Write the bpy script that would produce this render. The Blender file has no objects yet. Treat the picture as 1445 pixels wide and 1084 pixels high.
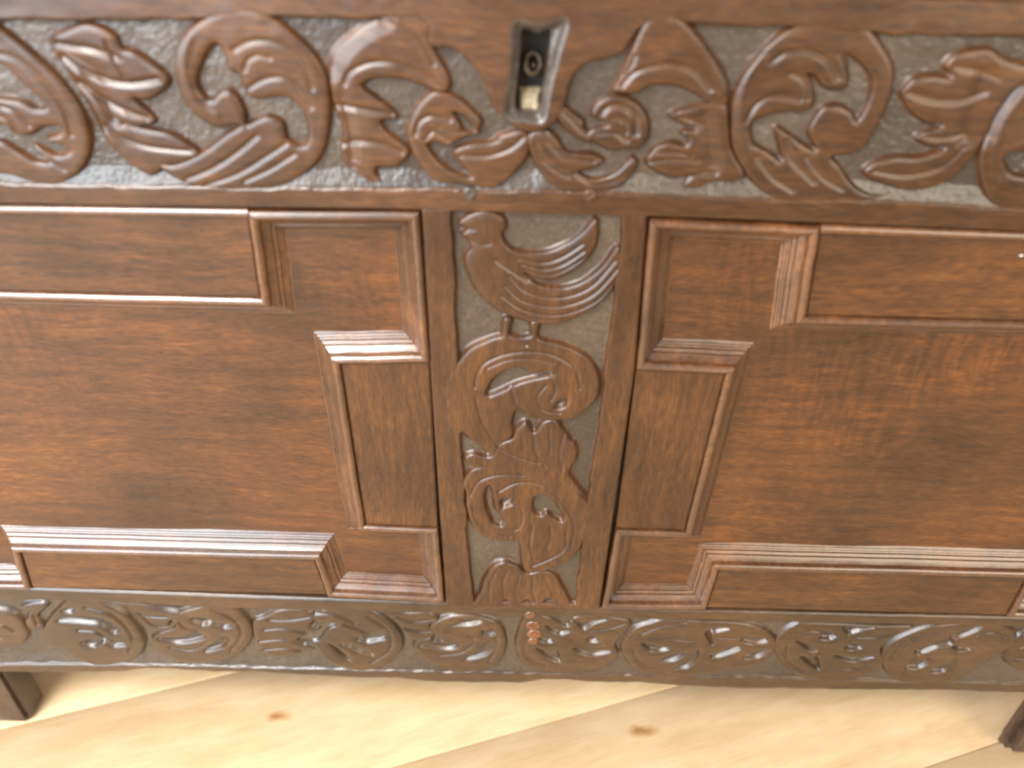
import bpy, math, random
import numpy as np
from mathutils import Matrix, Vector

random.seed(7)
rng = np.random.default_rng(7)
scene = bpy.context.scene
COL = scene.collection

# ------------------------------------------------------------------ camera
W0, H0 = 1445.0, 1084.0
F_PX = 1124.0
PITCH, ROLL = math.radians(36.0), math.radians(1.45)
CAM = np.array([0.0, -0.45, 0.775])
R = Matrix.Rotation(math.pi / 2 - PITCH, 3, 'X') @ Matrix.Rotation(ROLL, 3, 'Z')
cam_d = bpy.data.cameras.new('camera')
cam = bpy.data.objects.new('camera', cam_d)
COL.objects.link(cam)
cam.matrix_world = Matrix.Translation(Vector(CAM)) @ R.to_4x4()
cam_d.sensor_fit = 'HORIZONTAL'
cam_d.sensor_width = 36.0
cam_d.lens = F_PX / W0 * 36.0
cam_d.clip_start = 0.01
cam_d.clip_end = 60.0
cam_d.dof.use_dof = True
cam_d.dof.focus_distance = 0.66
cam_d.dof.aperture_fstop = 3.5
scene.camera = cam
RN = np.array(R)

# ------------------------------------------------------------------ world and lamps
world = bpy.data.worlds.new('World')
scene.world = world
world.use_nodes = True
bg = world.node_tree.nodes['Background']
bg.inputs['Color'].default_value = (1.0, 0.93, 0.82, 1)
bg.inputs['Strength'].default_value = 0.32


def area(name, loc, target, size, sy, power, col):
    d = bpy.data.lights.new(name, 'AREA')
    d.shape = 'RECTANGLE'
    d.size, d.size_y = size, sy
    d.energy = power
    d.color = col
    o = bpy.data.objects.new(name, d)
    COL.objects.link(o)
    o.location = loc
    v = Vector(target) - Vector(loc)
    o.rotation_euler = v.to_track_quat('-Z', 'Y').to_euler()
    return o


area('window_light', (-1.75, -1.9, 1.15), (-0.3, 0.0, 0.40), 2.3, 1.6, 135, (0.82, 0.92, 1.0))
area('floor_fill', (-0.78, -0.85, 1.65), (-0.42, -0.28, 0.0), 0.7, 0.5, 51, (1.0, 0.96, 0.90))  # unseen overhead lamp, added to brighten the floor at front left
area('room_light', (1.5, -1.9, 1.2), (0.3, 0.0, 0.4), 1.5, 1.4, 44, (1.0, 0.86, 0.66))

scene.view_settings.view_transform = 'Standard'
scene.view_settings.look = 'None'
scene.view_settings.exposure = 0.02
scene.view_settings.gamma = 1.0
scene.render.engine = 'CYCLES'
scene.cycles.max_bounces = 8
scene.cycles.filter_width = 2.4

# ------------------------------------------------------------------ helpers


def P(px, py, y=0.0):
    """point of the plane Y=y seen at photograph position px,py -> (x, z)"""
    d = RN @ np.array([(px - W0 / 2) / F_PX, -(py - H0 / 2) / F_PX, -1.0])
    t = (y - CAM[1]) / d[1]
    q = CAM + d * t
    return np.array([q[0], q[2]])


def PF(px, py, z=0.0):
    d = RN @ np.array([(px - W0 / 2) / F_PX, -(py - H0 / 2) / F_PX, -1.0])
    t = (z - CAM[2]) / d[2]
    q = CAM + d * t
    return np.array([q[0], q[1]])


def PL(pts):
    return np.array([P(a, b) for a, b in pts])


def smooth_poly(p, n=6, closed=True):
    p = np.asarray(p, float)
    m = len(p)
    out = []
    rngi = range(m if closed else m - 1)
    for i in rngi:
        if closed:
            a, b, c, d = p[i - 1], p[i], p[(i + 1) % m], p[(i + 2) % m]
        else:
            a, b, c, d = p[max(i - 1, 0)], p[i], p[i + 1], p[min(i + 2, m - 1)]
        for k in range(n):
            t = k / n
            out.append(0.5 * (2 * b + (c - a) * t + (2 * a - 5 * b + 4 * c - d) * t * t + (3 * b - a - 3 * c + d) * t ** 3))
    if not closed:
        out.append(p[-1])
    return np.array(out)


def dist_line(X, Z, p, closed):
    best = np.full(X.shape, 1e9)
    m = len(p)
    for i in range(m if closed else m - 1):
        a, b = p[i], p[(i + 1) % m]
        d = b - a
        L = d @ d
        if L < 1e-14:
            continue
        t = np.clip(((X - a[0]) * d[0] + (Z - a[1]) * d[1]) / L, 0, 1)
        q = (X - a[0] - t * d[0]) ** 2 + (Z - a[1] - t * d[1]) ** 2
        np.minimum(best, q, out=best)
    return np.sqrt(best)


def sdf(X, Z, p):
    """positive inside"""
    d = dist_line(X, Z, p, True)
    inside = np.zeros(X.shape, bool)
    m = len(p)
    for i in range(m):
        a, b = p[i], p[(i + 1) % m]
        if a[1] == b[1]:
            continue
        c = ((a[1] > Z) != (b[1] > Z)) & (X < (b[0] - a[0]) * (Z - a[1]) / (b[1] - a[1]) + a[0])
        inside ^= c
    return np.where(inside, d, -d)


def sstep(a, b, x):
    t = np.clip((x - a) / (b - a), 0, 1)
    return t * t * (3 - 2 * t)


def noise2(shape, cell, seed):
    """smooth value noise on a grid, cell in grid steps"""
    r = np.random.default_rng(seed)
    h, w = shape
    gh, gw = int(h / cell) + 3, int(w / cell) + 3
    g = r.standard_normal((gh, gw))
    yy = np.arange(h) / cell
    xx = np.arange(w) / cell
    iy, ix = yy.astype(int), xx.astype(int)
    fy, fx = yy - iy, xx - ix
    fy, fx = fy * fy * (3 - 2 * fy), fx * fx * (3 - 2 * fx)
    a = g[np.ix_(iy, ix)]
    b = g[np.ix_(iy, ix + 1)]
    c = g[np.ix_(iy + 1, ix)]
    d = g[np.ix_(iy + 1, ix + 1)]
    fx = fx[None, :]
    fy = fy[:, None]
    return (a * (1 - fx) + b * fx) * (1 - fy) + (c * (1 - fx) + d * fx) * fy


def link(name, me, mats, parent, smooth=True, sharp=None):
    for m in (mats if isinstance(mats, (list, tuple)) else [mats]):
        me.materials.append(m)
    if smooth:
        me.polygons.foreach_set('use_smooth', np.ones(len(me.polygons), bool))
        if sharp:
            me.set_sharp_from_angle(angle=math.radians(sharp))
    me.update()
    o = bpy.data.objects.new(name, me)
    COL.objects.link(o)
    if parent is not None:
        o.parent = parent
    return o


def mesh_np(name, verts, faces, matidx=None):
    me = bpy.data.meshes.new(name)
    verts = np.asarray(verts, np.float32)
    faces = np.asarray(faces, np.int32)
    n, k = faces.shape
    me.vertices.add(len(verts))
    me.vertices.foreach_set('co', verts.ravel())
    me.loops.add(n * k)
    me.loops.foreach_set('vertex_index', faces.ravel())
    me.polygons.add(n)
    me.polygons.foreach_set('loop_start', np.arange(0, n * k, k, dtype=np.int32))
    if matidx is not None:
        me.polygons.foreach_set('material_index', np.asarray(matidx, np.int32))
    me.update(calc_edges=True)
    me.validate()
    return me


def grid_mesh(name, X, Y, Z, keep=None, matv=None, skirt=0.0):
    """sheet facing -Y; X,Y,Z are (rows, cols) with rows going up"""
    h, w = X.shape
    idx = np.arange(h * w).reshape(h, w)
    a, b, c, d = idx[:-1, :-1], idx[:-1, 1:], idx[1:, 1:], idx[1:, :-1]
    F = np.stack([a, b, c, d], -1).reshape(-1, 4)
    V = np.stack([X, Y, Z], -1).reshape(-1, 3)
    mi = None
    if matv is not None:
        mv = matv.reshape(-1)
        mi = (mv[F].mean(1) > 0.5).astype(np.int32)
    if keep is not None:
        kf = keep.reshape(-1)[F].any(1)
        F = F[kf]
        if mi is not None:
            mi = mi[kf]
        used = np.unique(F)
        remap = -np.ones(h * w, np.int64)
        remap[used] = np.arange(len(used))
        V = V[used]
        F = remap[F]
    elif skirt:
        ring = np.concatenate([idx[0, :], idx[1:, -1], idx[-1, -2::-1], idx[-2:0:-1, 0]])
        n0 = len(V)
        back = V[ring].copy()
        back[:, 1] = skirt
        V = np.concatenate([V, back])
        m = len(ring)
        j = np.arange(m)
        S = np.stack([ring[j], n0 + j, n0 + (j + 1) % m, ring[(j + 1) % m]], -1)
        F = np.concatenate([F, S])
        if mi is not None:
            mi = np.concatenate([mi, np.zeros(m, np.int32)])
    return mesh_np(name, V, F, mi)


# ------------------------------------------------------------------ materials


def nt(name):
    m = bpy.data.materials.new(name)
    m.use_nodes = True
    t = m.node_tree
    return m, t, t.nodes['Principled BSDF']


def N(t, typ, **kw):
    n = t.nodes.new(typ)
    for k, v in kw.items():
        setattr(n, k, v)
    return n


def wood(name, dark, mid, light, grain=(3, 3, 60), rough=0.34, swirl=1.5, bump=0.10, pores=True, coat=0.6, coat_rough=0.30, seed=0.0, tint=None, fleck=0.0):
    """grain = noise scale per axis; the grain runs along the axis with the small number"""
    m, t, b = nt(name)
    L = t.links.new
    tc = N(t, 'ShaderNodeTexCoord')
    big = N(t, 'ShaderNodeTexNoise')
    big.inputs['Scale'].default_value = 5.0
    big.inputs['Detail'].default_value = 3
    mp0 = N(t, 'ShaderNodeMapping')
    mp0.inputs['Location'].default_value = (seed, seed * 0.7, seed * 1.3)
    L(tc.outputs['Object'], mp0.inputs['Vector'])
    L(mp0.outputs['Vector'], big.inputs['Vector'])
    # warp
    wv = N(t, 'ShaderNodeVectorMath', operation='MULTIPLY_ADD')
    L(big.outputs['Color'], wv.inputs[0])
    wv.inputs[1].default_value = (0.02 * swirl,) * 3
    L(mp0.outputs['Vector'], wv.inputs[2])
    mp = N(t, 'ShaderNodeMapping')
    mp.inputs['Scale'].default_value = grain
    L(wv.outputs[0], mp.inputs['Vector'])
    g1 = N(t, 'ShaderNodeTexNoise')
    g1.inputs['Scale'].default_value = 2.2
    g1.inputs['Detail'].default_value = 5
    g1.inputs['Roughness'].default_value = 0.62
    L(mp.outputs['Vector'], g1.inputs['Vector'])
    mp2 = N(t, 'ShaderNodeMapping')
    mp2.inputs['Scale'].default_value = tuple(g * 4.5 if g > 20 else g * 6.0 for g in grain)
    L(wv.outputs[0], mp2.inputs['Vector'])
    g2 = N(t, 'ShaderNodeTexNoise')
    g2.inputs['Scale'].default_value = 2.5
    g2.inputs['Detail'].default_value = 3
    L(mp2.outputs['Vector'], g2.inputs['Vector'])
    mix = N(t, 'ShaderNodeMath', operation='MULTIPLY_ADD')
    L(g2.outputs['Fac'], mix.inputs[0])
    mix.inputs[1].default_value = 0.58
    add = N(t, 'ShaderNodeMath', operation='MULTIPLY')
    L(g1.outputs['Fac'], add.inputs[0])
    add.inputs[1].default_value = 0.48
    L(add.outputs[0], mix.inputs[2])
    ramp = N(t, 'ShaderNodeValToRGB')
    e = ramp.color_ramp.elements
    e[0].position, e[0].color = 0.36, (*dark, 1)
    e[1].position, e[1].color = 0.72, (*light, 1)
    k = ramp.color_ramp.elements.new(0.54)
    k.color = (*mid, 1)
    L(mix.outputs[0], ramp.inputs['Fac'])
    # patina: large soft darker / redder clouds
    pn = N(t, 'ShaderNodeTexNoise')
    pn.inputs['Scale'].default_value = 9.0
    pn.inputs['Detail'].default_value = 4
    L(mp0.outputs['Vector'], pn.inputs['Vector'])
    pr = N(t, 'ShaderNodeValToRGB')
    pr.color_ramp.elements[0].position = 0.34
    pr.color_ramp.elements[0].color = (0.55, 0.50, 0.48, 1)
    pr.color_ramp.elements[1].position = 0.66
    pr.color_ramp.elements[1].color = (1.15, 1.08, 1.0, 1) if tint is None else (*tint, 1)
    L(pn.outputs['Fac'], pr.inputs['Fac'])
    mul = N(t, 'ShaderNodeMix', data_type='RGBA', blend_type='MULTIPLY')
    mul.inputs[0].default_value = 1.0
    L(ramp.outputs['Color'], mul.inputs[6])
    L(pr.outputs['Color'], mul.inputs[7])
    colr = mul.outputs[2]
    if fleck:
        mf = N(t, 'ShaderNodeMapping')
        mf.inputs['Scale'].default_value = (150, 1, 26)
        mf.inputs['Rotation'].default_value = (0, 0.25, 0)
        L(wv.outputs[0], mf.inputs['Vector'])
        fnz = N(t, 'ShaderNodeTexNoise')
        fnz.inputs['Scale'].default_value = 1.5
        fnz.inputs['Detail'].default_value = 2
        L(mf.outputs['Vector'], fnz.inputs['Vector'])
        fr = N(t, 'ShaderNodeValToRGB')
        fr.color_ramp.elements[0].position = 0.40
        fr.color_ramp.elements[0].color = (0.72, 0.70, 0.68, 1)
        fr.color_ramp.elements[1].position = 0.60
        fr.color_ramp.elements[1].color = (1.30, 1.22, 1.12, 1)
        L(fnz.outputs['Fac'], fr.inputs['Fac'])
        mk = N(t, 'ShaderNodeMapRange')
        mk.inputs['From Min'].default_value = 0.48
        mk.inputs['From Max'].default_value = 0.66
        mk.inputs['To Max'].default_value = fleck
        L(big.outputs['Fac'], mk.inputs['Value'])
        m3 = N(t, 'ShaderNodeMix', data_type='RGBA', blend_type='MULTIPLY')
        L(mk.outputs['Result'], m3.inputs[0])
        L(colr, m3.inputs[6])
        L(fr.outputs['Color'], m3.inputs[7])
        colr = m3.outputs[2]
    # small dark pores and worm holes
    pv = N(t, 'ShaderNodeTexVoronoi')
    pv.inputs['Scale'].default_value = 55.0
    L(wv.outputs[0], pv.inputs['Vector'])
    pvr = N(t, 'ShaderNodeMapRange')
    pvr.inputs['From Min'].default_value = 0.035
    pvr.inputs['From Max'].default_value = 0.075
    pvr.inputs['To Min'].default_value = 0.35
    pvr.inputs['To Max'].default_value = 1.0
    L(pv.outputs['Distance'], pvr.inputs['Value'])
    m4 = N(t, 'ShaderNodeMix', data_type='RGBA', blend_type='MULTIPLY')
    m4.inputs[0].default_value = 1.0
    L(colr, m4.inputs[6])
    L(pvr.outputs['Result'], m4.inputs[7])
    L(m4.outputs[2], b.inputs['Base Color'])
    # roughness
    rr = N(t, 'ShaderNodeMapRange')
    rr.inputs['To Min'].default_value = rough - 0.08
    rr.inputs['To Max'].default_value = rough + 0.12
    L(pn.outputs['Fac'], rr.inputs['Value'])
    L(rr.outputs['Result'], b.inputs['Roughness'])
    b.inputs['Coat Weight'].default_value = coat
    b.inputs['Coat Roughness'].default_value = coat_rough
    bp = N(t, 'ShaderNodeBump')
    bp.inputs['Strength'].default_value = bump
    bp.inputs['Distance'].default_value = 0.002
    L(mix.outputs[0], bp.inputs['Height'])
    fn = N(t, 'ShaderNodeTexNoise')
    fn.inputs['Scale'].default_value = 260.0
    fn.inputs['Detail'].default_value = 2
    L(tc.outputs['Object'], fn.inputs['Vector'])
    bp2 = N(t, 'ShaderNodeBump')
    bp2.inputs['Strength'].default_value = bump * 0.8
    bp2.inputs['Distance'].default_value = 0.001
    L(fn.outputs['Fac'], bp2.inputs['Height'])
    L(bp.outputs['Normal'], bp2.inputs['Normal'])
    L(bp2.outputs['Normal'], b.inputs['Normal'])
    return m


DK, MD, LT = (0.031, 0.0120, 0.0042), (0.069, 0.0268, 0.0074), (0.128, 0.0510, 0.0130)
M_rail = wood('carved_oak_rail', DK, MD, LT, grain=(7, 7, 75), rough=0.40, swirl=1.0, bump=0.045, coat=0.35, seed=1.0)
M_stile = wood('carved_oak_stile', DK, MD, LT, grain=(75, 7, 7), rough=0.40, swirl=1.0, bump=0.045, coat=0.35, seed=2.0)
M_panel = wood('polished_oak_panel', (0.034, 0.0128, 0.0042), (0.078, 0.0298, 0.0080), (0.148, 0.0590, 0.0150), grain=(8, 8, 85), rough=0.40, swirl=2.0, bump=0.05, coat=0.4, fleck=0.9, seed=3.0, tint=(1.30, 1.12, 1.0))
M_block = wood('oak_block', DK, (0.080, 0.0300, 0.0080), (0.155, 0.0600, 0.0145), grain=(7, 7, 70), rough=0.40, swirl=1.4, bump=0.05, coat=0.35, seed=4.0)
M_blockv = wood('oak_block_upright', DK, (0.080, 0.0300, 0.0080), (0.155, 0.0600, 0.0145), grain=(70, 7, 7), rough=0.40, swirl=1.4, bump=0.05, coat=0.35, seed=5.0)
M_mould = wood('polished_moulding', (0.045, 0.016, 0.005), (0.10, 0.036, 0.009), (0.18, 0.068, 0.017), grain=(20, 20, 20), rough=0.36, swirl=1.0, bump=0.015, seed=6.0, coat=0.9)
M_mould.node_tree.nodes['Principled BSDF'].inputs['Coat IOR'].default_value = 1.75
M_ground = wood('grey_carved_ground', (0.030, 0.0205, 0.0140), (0.056, 0.0395, 0.0285), (0.100, 0.073, 0.055), grain=(70, 70, 260), rough=0.42, swirl=0.6, bump=0.12, seed=7.0, coat=0.7)  # greyer brown than the raised oak
M_worn = wood('worn_red_oak', (0.11, 0.040, 0.014), (0.18, 0.068, 0.024), (0.27, 0.11, 0.04), grain=(40, 40, 40), rough=0.40, bump=0.05, seed=8.0)
M_grey = wood('worn_grey_edge', (0.030, 0.023, 0.019), (0.065, 0.051, 0.043), (0.13, 0.108, 0.092), grain=(60, 60, 30), rough=0.36, bump=0.12, seed=10.0, coat=0.5)
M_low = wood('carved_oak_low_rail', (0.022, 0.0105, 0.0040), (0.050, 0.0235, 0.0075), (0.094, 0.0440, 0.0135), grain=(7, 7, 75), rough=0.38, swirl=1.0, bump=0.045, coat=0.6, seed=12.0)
M_leg = wood('dark_oak_leg', (0.026, 0.0135, 0.009), (0.050, 0.027, 0.018), (0.085, 0.047, 0.031), grain=(45, 45, 6), rough=0.42, bump=0.03, seed=9.0)


def flat(name, col, rough, metal=0.0):
    m, t, b = nt(name)
    L = t.links.new
    n = N(t, 'ShaderNodeTexNoise')
    n.inputs['Scale'].default_value = 120
    n.inputs['Detail'].default_value = 4
    tc = N(t, 'ShaderNodeTexCoord')
    L(tc.outputs['Object'], n.inputs['Vector'])
    r = N(t, 'ShaderNodeValToRGB')
    r.color_ramp.elements[0].position = 0.3
    r.color_ramp.elements[0].color = (*[c * 0.55 for c in col], 1)
    r.color_ramp.elements[1].position = 0.7
    r.color_ramp.elements[1].color = (*[min(c * 1.3, 1) for c in col], 1)
    L(n.outputs['Fac'], r.inputs['Fac'])
    L(r.outputs['Color'], b.inputs['Base Color'])
    b.inputs['Roughness'].default_value = rough
    b.inputs['Metallic'].default_value = metal
    bp = N(t, 'ShaderNodeBump')
    bp.inputs['Strength'].default_value = 0.25
    bp.inputs['Distance'].default_value = 0.001
    L(n.outputs['Fac'], bp.inputs['Height'])
    L(bp.outputs['Normal'], b.inputs['Normal'])
    return m


M_iron = flat('worn_iron', (0.20, 0.19, 0.19), 0.38, 0.85)
M_black = flat('dark_lock_inside', (0.010, 0.008, 0.007), 0.7)
M_glint = flat('pale_glint', (0.34, 0.265, 0.17), 0.8, 0.0)  # pale colour imitates a glint inside the lock
M_fleck = flat('pale_fleck', (0.55, 0.50, 0.43), 0.7)


KNOTS = [(PF(906, 1032), 0.0085), (PF(392, 1011), 0.0065)]


def floor_wood(name, seed, ang):
    m, t, b = nt(name)
    L = t.links.new
    tc = N(t, 'ShaderNodeTexCoord')
    rot = N(t, 'ShaderNodeMapping')
    rot.inputs['Rotation'].default_value = (0, 0, -ang)
    rot.inputs['Location'].default_value = (seed, seed * 0.37, 0)
    L(tc.outputs['Object'], rot.inputs['Vector'])
    big = N(t, 'ShaderNodeTexNoise')
    big.inputs['Scale'].default_value = 4
    big.inputs['Detail'].default_value = 2
    L(rot.outputs['Vector'], big.inputs['Vector'])
    wv = N(t, 'ShaderNodeVectorMath', operation='MULTIPLY_ADD')
    L(big.outputs['Color'], wv.inputs[0])
    wv.inputs[1].default_value = (0.03, 0.03, 0.0)
    L(rot.outputs['Vector'], wv.inputs[2])
    mp = N(t, 'ShaderNodeMapping')
    mp.inputs['Scale'].default_value = (5.0, 20, 1)
    L(wv.outputs[0], mp.inputs['Vector'])
    g = N(t, 'ShaderNodeTexNoise')
    g.inputs['Scale'].default_value = 2.0
    g.inputs['Detail'].default_value = 6
    g.inputs['Roughness'].default_value = 0.65
    L(mp.outputs['Vector'], g.inputs['Vector'])
    r = N(t, 'ShaderNodeValToRGB')
    e = r.color_ramp.elements
    e[0].position, e[0].color = 0.30, (0.49, 0.325, 0.175, 1)
    e[1].position, e[1].color = 0.68, (0.62, 0.455, 0.28, 1)
    k = e.new(0.5)
    k.color = (0.56, 0.39, 0.225, 1)
    mf = N(t, 'ShaderNodeMapping')
    mf.inputs['Scale'].default_value = (14, 260, 1)
    L(wv.outputs[0], mf.inputs['Vector'])
    gf = N(t, 'ShaderNodeTexNoise')
    gf.inputs['Scale'].default_value = 1.6
    gf.inputs['Detail'].default_value = 4
    L(mf.outputs['Vector'], gf.inputs['Vector'])
    gmix = N(t, 'ShaderNodeMath', operation='MULTIPLY_ADD')
    L(gf.outputs['Fac'], gmix.inputs[0])
    gmix.inputs[1].default_value = 0.35
    gsub = N(t, 'ShaderNodeMath', operation='MULTIPLY_ADD')
    L(g.outputs['Fac'], gsub.inputs[0])
    gsub.inputs[1].default_value = 0.9
    gsub.inputs[2].default_value = -0.12
    L(gsub.outputs[0], gmix.inputs[2])
    L(gmix.outputs[0], r.inputs['Fac'])
    # knots
    kn = None
    dn = N(t, 'ShaderNodeTexNoise')
    dn.inputs['Scale'].default_value = 60
    dn.inputs['Detail'].default_value = 4
    L(tc.outputs['Object'], dn.inputs['Vector'])
    for (kx, ky), kr_ in KNOTS:
        df = N(t, 'ShaderNodeVectorMath', operation='SUBTRACT')
        L(tc.outputs['Object'], df.inputs[0])
        df.inputs[1].default_value = (kx, ky, 0)
        rt = N(t, 'ShaderNodeMapping', vector_type='POINT')
        rt.inputs['Rotation'].default_value = (0, 0, -ang)
        rt.inputs['Scale'].default_value = (0.45 / kr_, 1.0 / kr_, 0)
        L(df.outputs[0], rt.inputs['Vector'])
        dw = N(t, 'ShaderNodeVectorMath', operation='MULTIPLY_ADD')
        L(dn.outputs['Color'], dw.inputs[0])
        dw.inputs[1].default_value = (1.6, 1.6, 0)
        L(rt.outputs['Vector'], dw.inputs[2])
        sb = N(t, 'ShaderNodeVectorMath', operation='SUBTRACT')
        L(dw.outputs[0], sb.inputs[0])
        sb.inputs[1].default_value = (0.8, 0.8, 0)
        ln = N(t, 'ShaderNodeVectorMath', operation='LENGTH')
        L(sb.outputs[0], ln.inputs[0])
        if kn is None:
            kn = ln.outputs['Value']
        else:
            mn = N(t, 'ShaderNodeMath', operation='MINIMUM')
            L(kn, mn.inputs[0])
            L(ln.outputs['Value'], mn.inputs[1])
            kn = mn.outputs[0]
    kr = N(t, 'ShaderNodeValToRGB')
    kr.color_ramp.elements[0].position = 0.12
    kr.color_ramp.elements[0].color = (0.48, 0.30, 0.17, 1)
    kr.color_ramp.elements[1].position = 1.0
    kr.color_ramp.elements[1].color = (1, 1, 1, 1)
    ke = kr.color_ramp.elements.new(0.5)
    ke.color = (0.80, 0.62, 0.46, 1)
    L(kn, kr.inputs['Fac'])
    mul = N(t, 'ShaderNodeMix', data_type='RGBA', blend_type='MULTIPLY')
    mul.inputs[0].default_value = 0.9
    L(r.outputs['Color'], mul.inputs[6])
    L(kr.outputs['Color'], mul.inputs[7])
    L(mul.outputs[2], b.inputs['Base Color'])
    b.inputs['Roughness'].default_value = 0.42
    bp = N(t, 'ShaderNodeBump')
    bp.inputs['Strength'].default_value = 0.08
    bp.inputs['Distance'].default_value = 0.002
    L(g.outputs['Fac'], bp.inputs['Height'])
    L(bp.outputs['Normal'], b.inputs['Normal'])
    return m


# ------------------------------------------------------------------ floor of planks
jl = PF(563, 1080), PF(935, 974)
fd = jl[1] - jl[0]
FANG = math.atan2(fd[1], fd[0])
fdir = np.array([math.cos(FANG), math.sin(FANG)])
fnor = np.array([-fdir[1], fdir[0]])
off0 = float(fnor @ jl[0])
pw = 0.155
v = []
S = 4.0
sub = mesh_np('floor', [(-S, -S, -0.012), (S, -S, -0.012), (S, S, -0.012), (-S, S, -0.012)], [(0, 1, 2, 3)])
floor = link('floor', sub, flat('floor_gap', (0.05, 0.03, 0.018), 0.8), None, False)
floor['kind'] = 'structure'
FM = [floor_wood('pale_oak_floor_%s' % w, s, FANG) for w, s in (('warm', 1.3), ('clear', 4.1), ('knotty', 7.7))]
for i in range(-9, 10):
    a, b2 = off0 + i * pw + 0.0004, off0 + (i + 1) * pw - 0.0004
    bev = 0.0012
    z = 0.0
    pr = [(a, -0.014), (a, z - bev * 0.7), (a + bev, z), (b2 - bev, z), (b2, z - bev * 0.7), (b2, -0.014)]
    V = []
    for s in (-2.2, 2.2):
        for o_, zz in pr:
            q = fdir * s + fnor * o_
            V.append((q[0], q[1], zz))
    n = len(pr)
    Fc = [(k + 1, k, n + k, n + k + 1) for k in range(n - 1)]
    link('plank', mesh_np('plank', V, Fc), FM[0], floor, False)

# ------------------------------------------------------------------ the chest
chest = bpy.data.objects.new('carved_chest', None)
COL.objects.link(chest)
chest.empty_display_size = 0.1
chest['label'] = 'dark oak chest with carved scrolls, bird and mitred panels standing on pale floor'
chest['category'] = 'chest'

GD = 0.0043          # depth of the carved ground
XL, XR = -0.63, 0.64  # ends of the front

# --- edges of the frame members, traced as nearly straight lines


def curve(pts, ends=True):
    q = PL(pts)
    return q[:, 0], q[:, 1]


rail_lo = curve([(-330, 281.5), (0, 289), (345, 294), (590, 297), (918, 306), (1160, 316), (1445, 327), (1800, 340.5)])
brail_hi = curve([(0, 829), (340, 842), (625, 852), (720, 855), (855, 860), (1060, 864), (1445, 872)])
brail_lo = curve([(-30, 950), (60, 950), (130, 950), (175, 949), (205, 945), (235, 946), (300, 950), (370, 951), (430, 955), (480, 958), (560, 959), (600, 964), (660, 965), (735, 966),
                  (765, 961), (800, 961), (830, 964), (900, 965), (960, 970), (1060, 974), (1160, 975), (1300, 976), (1445, 979), (1500, 981)])
Z_TOP = float(P(1335, 2)[1])


def fz(c, x):
    return np.interp(x, c[0], c[1])


STEP = 0.00054
Lc = PL([(350, 298), (592, 299), (606, 511), (480, 513), (515, 741), (618, 746), (627, 849), (463, 841), (444, 789), (368, 421)])
cxl = 0.5 * (P(25, 773)[0] + P(444, 789)[0])
Rc = PL([(1158, 320), (917, 309), (898, 521), (1024, 527), (967, 750), (869, 747), (849, 858), (996, 859), (1014, 803), (1137, 446)])
cxr = 0.5 * (P(1014, 803)[0] + P(1452, 812)[0])


def ground_noise(shape, seed):
    return (noise2(shape, 2.4, seed) * 0.000055 + noise2(shape, 6, seed + 1) * 0.00005 + noise2(shape, 22, seed + 2) * 0.00016)


def face_noise(shape, seed):
    return noise2(shape, 14, seed) * 0.00007 + noise2(shape, 60, seed + 1) * 0.00018


def motif(name, outline, parent, holes=(), grooves=(), mat=None, D=GD, w=0.0040, wall=0.0013, sm=6, top=0.0, step=STEP, seed=0):
    """carved motif standing on the ground: outline, holes in photo positions, grooves = (pts, width mm, depth mm)"""
    o = smooth_poly(PL(outline), sm)
    pad = 0.003
    x0, z0 = o.min(0) - pad
    x1, z1 = o.max(0) + pad
    xs = np.arange(x0, x1, step)
    zs = np.arange(z0, z1, step)
    X, Z = np.meshgrid(xs, zs)
    t = sdf(X, Z, o)
    for h in holes:
        t = np.minimum(t, -sdf(X, Z, smooth_poly(PL(h), sm)))
    wl = sstep(-wall, wall * 0.8, t)
    rd = 1 - (1 - np.clip(t / w, 0, 1)) ** 2
    h = D * wl * (0.74 + 0.26 * rd) - 0.0011 * (1 - sstep(-2.2 * wall, -0.6 * wall, t)) * 1.0
    for pts, gw, gd in grooves:
        dl = dist_line(X, Z, smooth_poly(PL(pts), 5, False), False)
        gw, gd = gw * 1e-3, gd * 1e-3
        if gd < 0:
            h = h - gd * np.exp(-(dl / gw) ** 2) * sstep(0, 0.002, t)
        else:
            h = h - 0.85 * gd * np.clip(1 - dl / (1.55 * gw), 0, 1) ** 1.15 * sstep(-0.001, 0.001, t)
    h = h + face_noise(X.shape, 100 + seed + int(abs(outline[0][0]) * 7 + outline[0][1])) * 1.2 * wl
    h = np.where(t > 0.0006, np.maximum(h, 0.0004), h)
    Y = GD - np.minimum(h, D + 0.0012) - top
    keep = t > -wall * 2.4
    me = grid_mesh(name, X, Y, Z, keep=keep)
    return link(name, me, mat or M_rail, parent)


# ============================================================ top rail
g_top = curve([(-80, 30), (60, 30), (300, 28), (400, 25), (500, 26), (700, 24), (930, 30), (1005, 35), (1105, 39), (1245, 49), (1360, 52), (1520, 55)])
g_bot = curve([(-80, 258), (40, 259), (135, 263), (225, 264), (394, 266), (520, 266), (690, 269), (790, 270), (870, 273), (1090, 281), (1290, 285), (1392, 293), (1520, 298)])
lock_surround = smooth_poly(PL([(596, -6), (604, 40), (607, 66), (638, 69), (664, 88), (684, 118), (692, 145), (704, 160), (722, 176), (745, 188), (768, 184), (788, 168), (798, 146),
                                (806, 115), (822, 93), (850, 84), (876, 76), (905, 40), (935, 24), (945, -6)]), 5)
key_out = smooth_poly(PL([(726, 30), (760, 36), (800, 28), (790, 75), (776, 130), (767, 172), (740, 172), (712, 164), (716, 120), (722, 70)]), 4)
key_in = smooth_poly(PL([(738, 44), (758, 50), (777, 46), (773, 90), (767, 130), (763, 160), (746, 162), (727, 157), (731, 110), (735, 70)]), 4)

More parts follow.
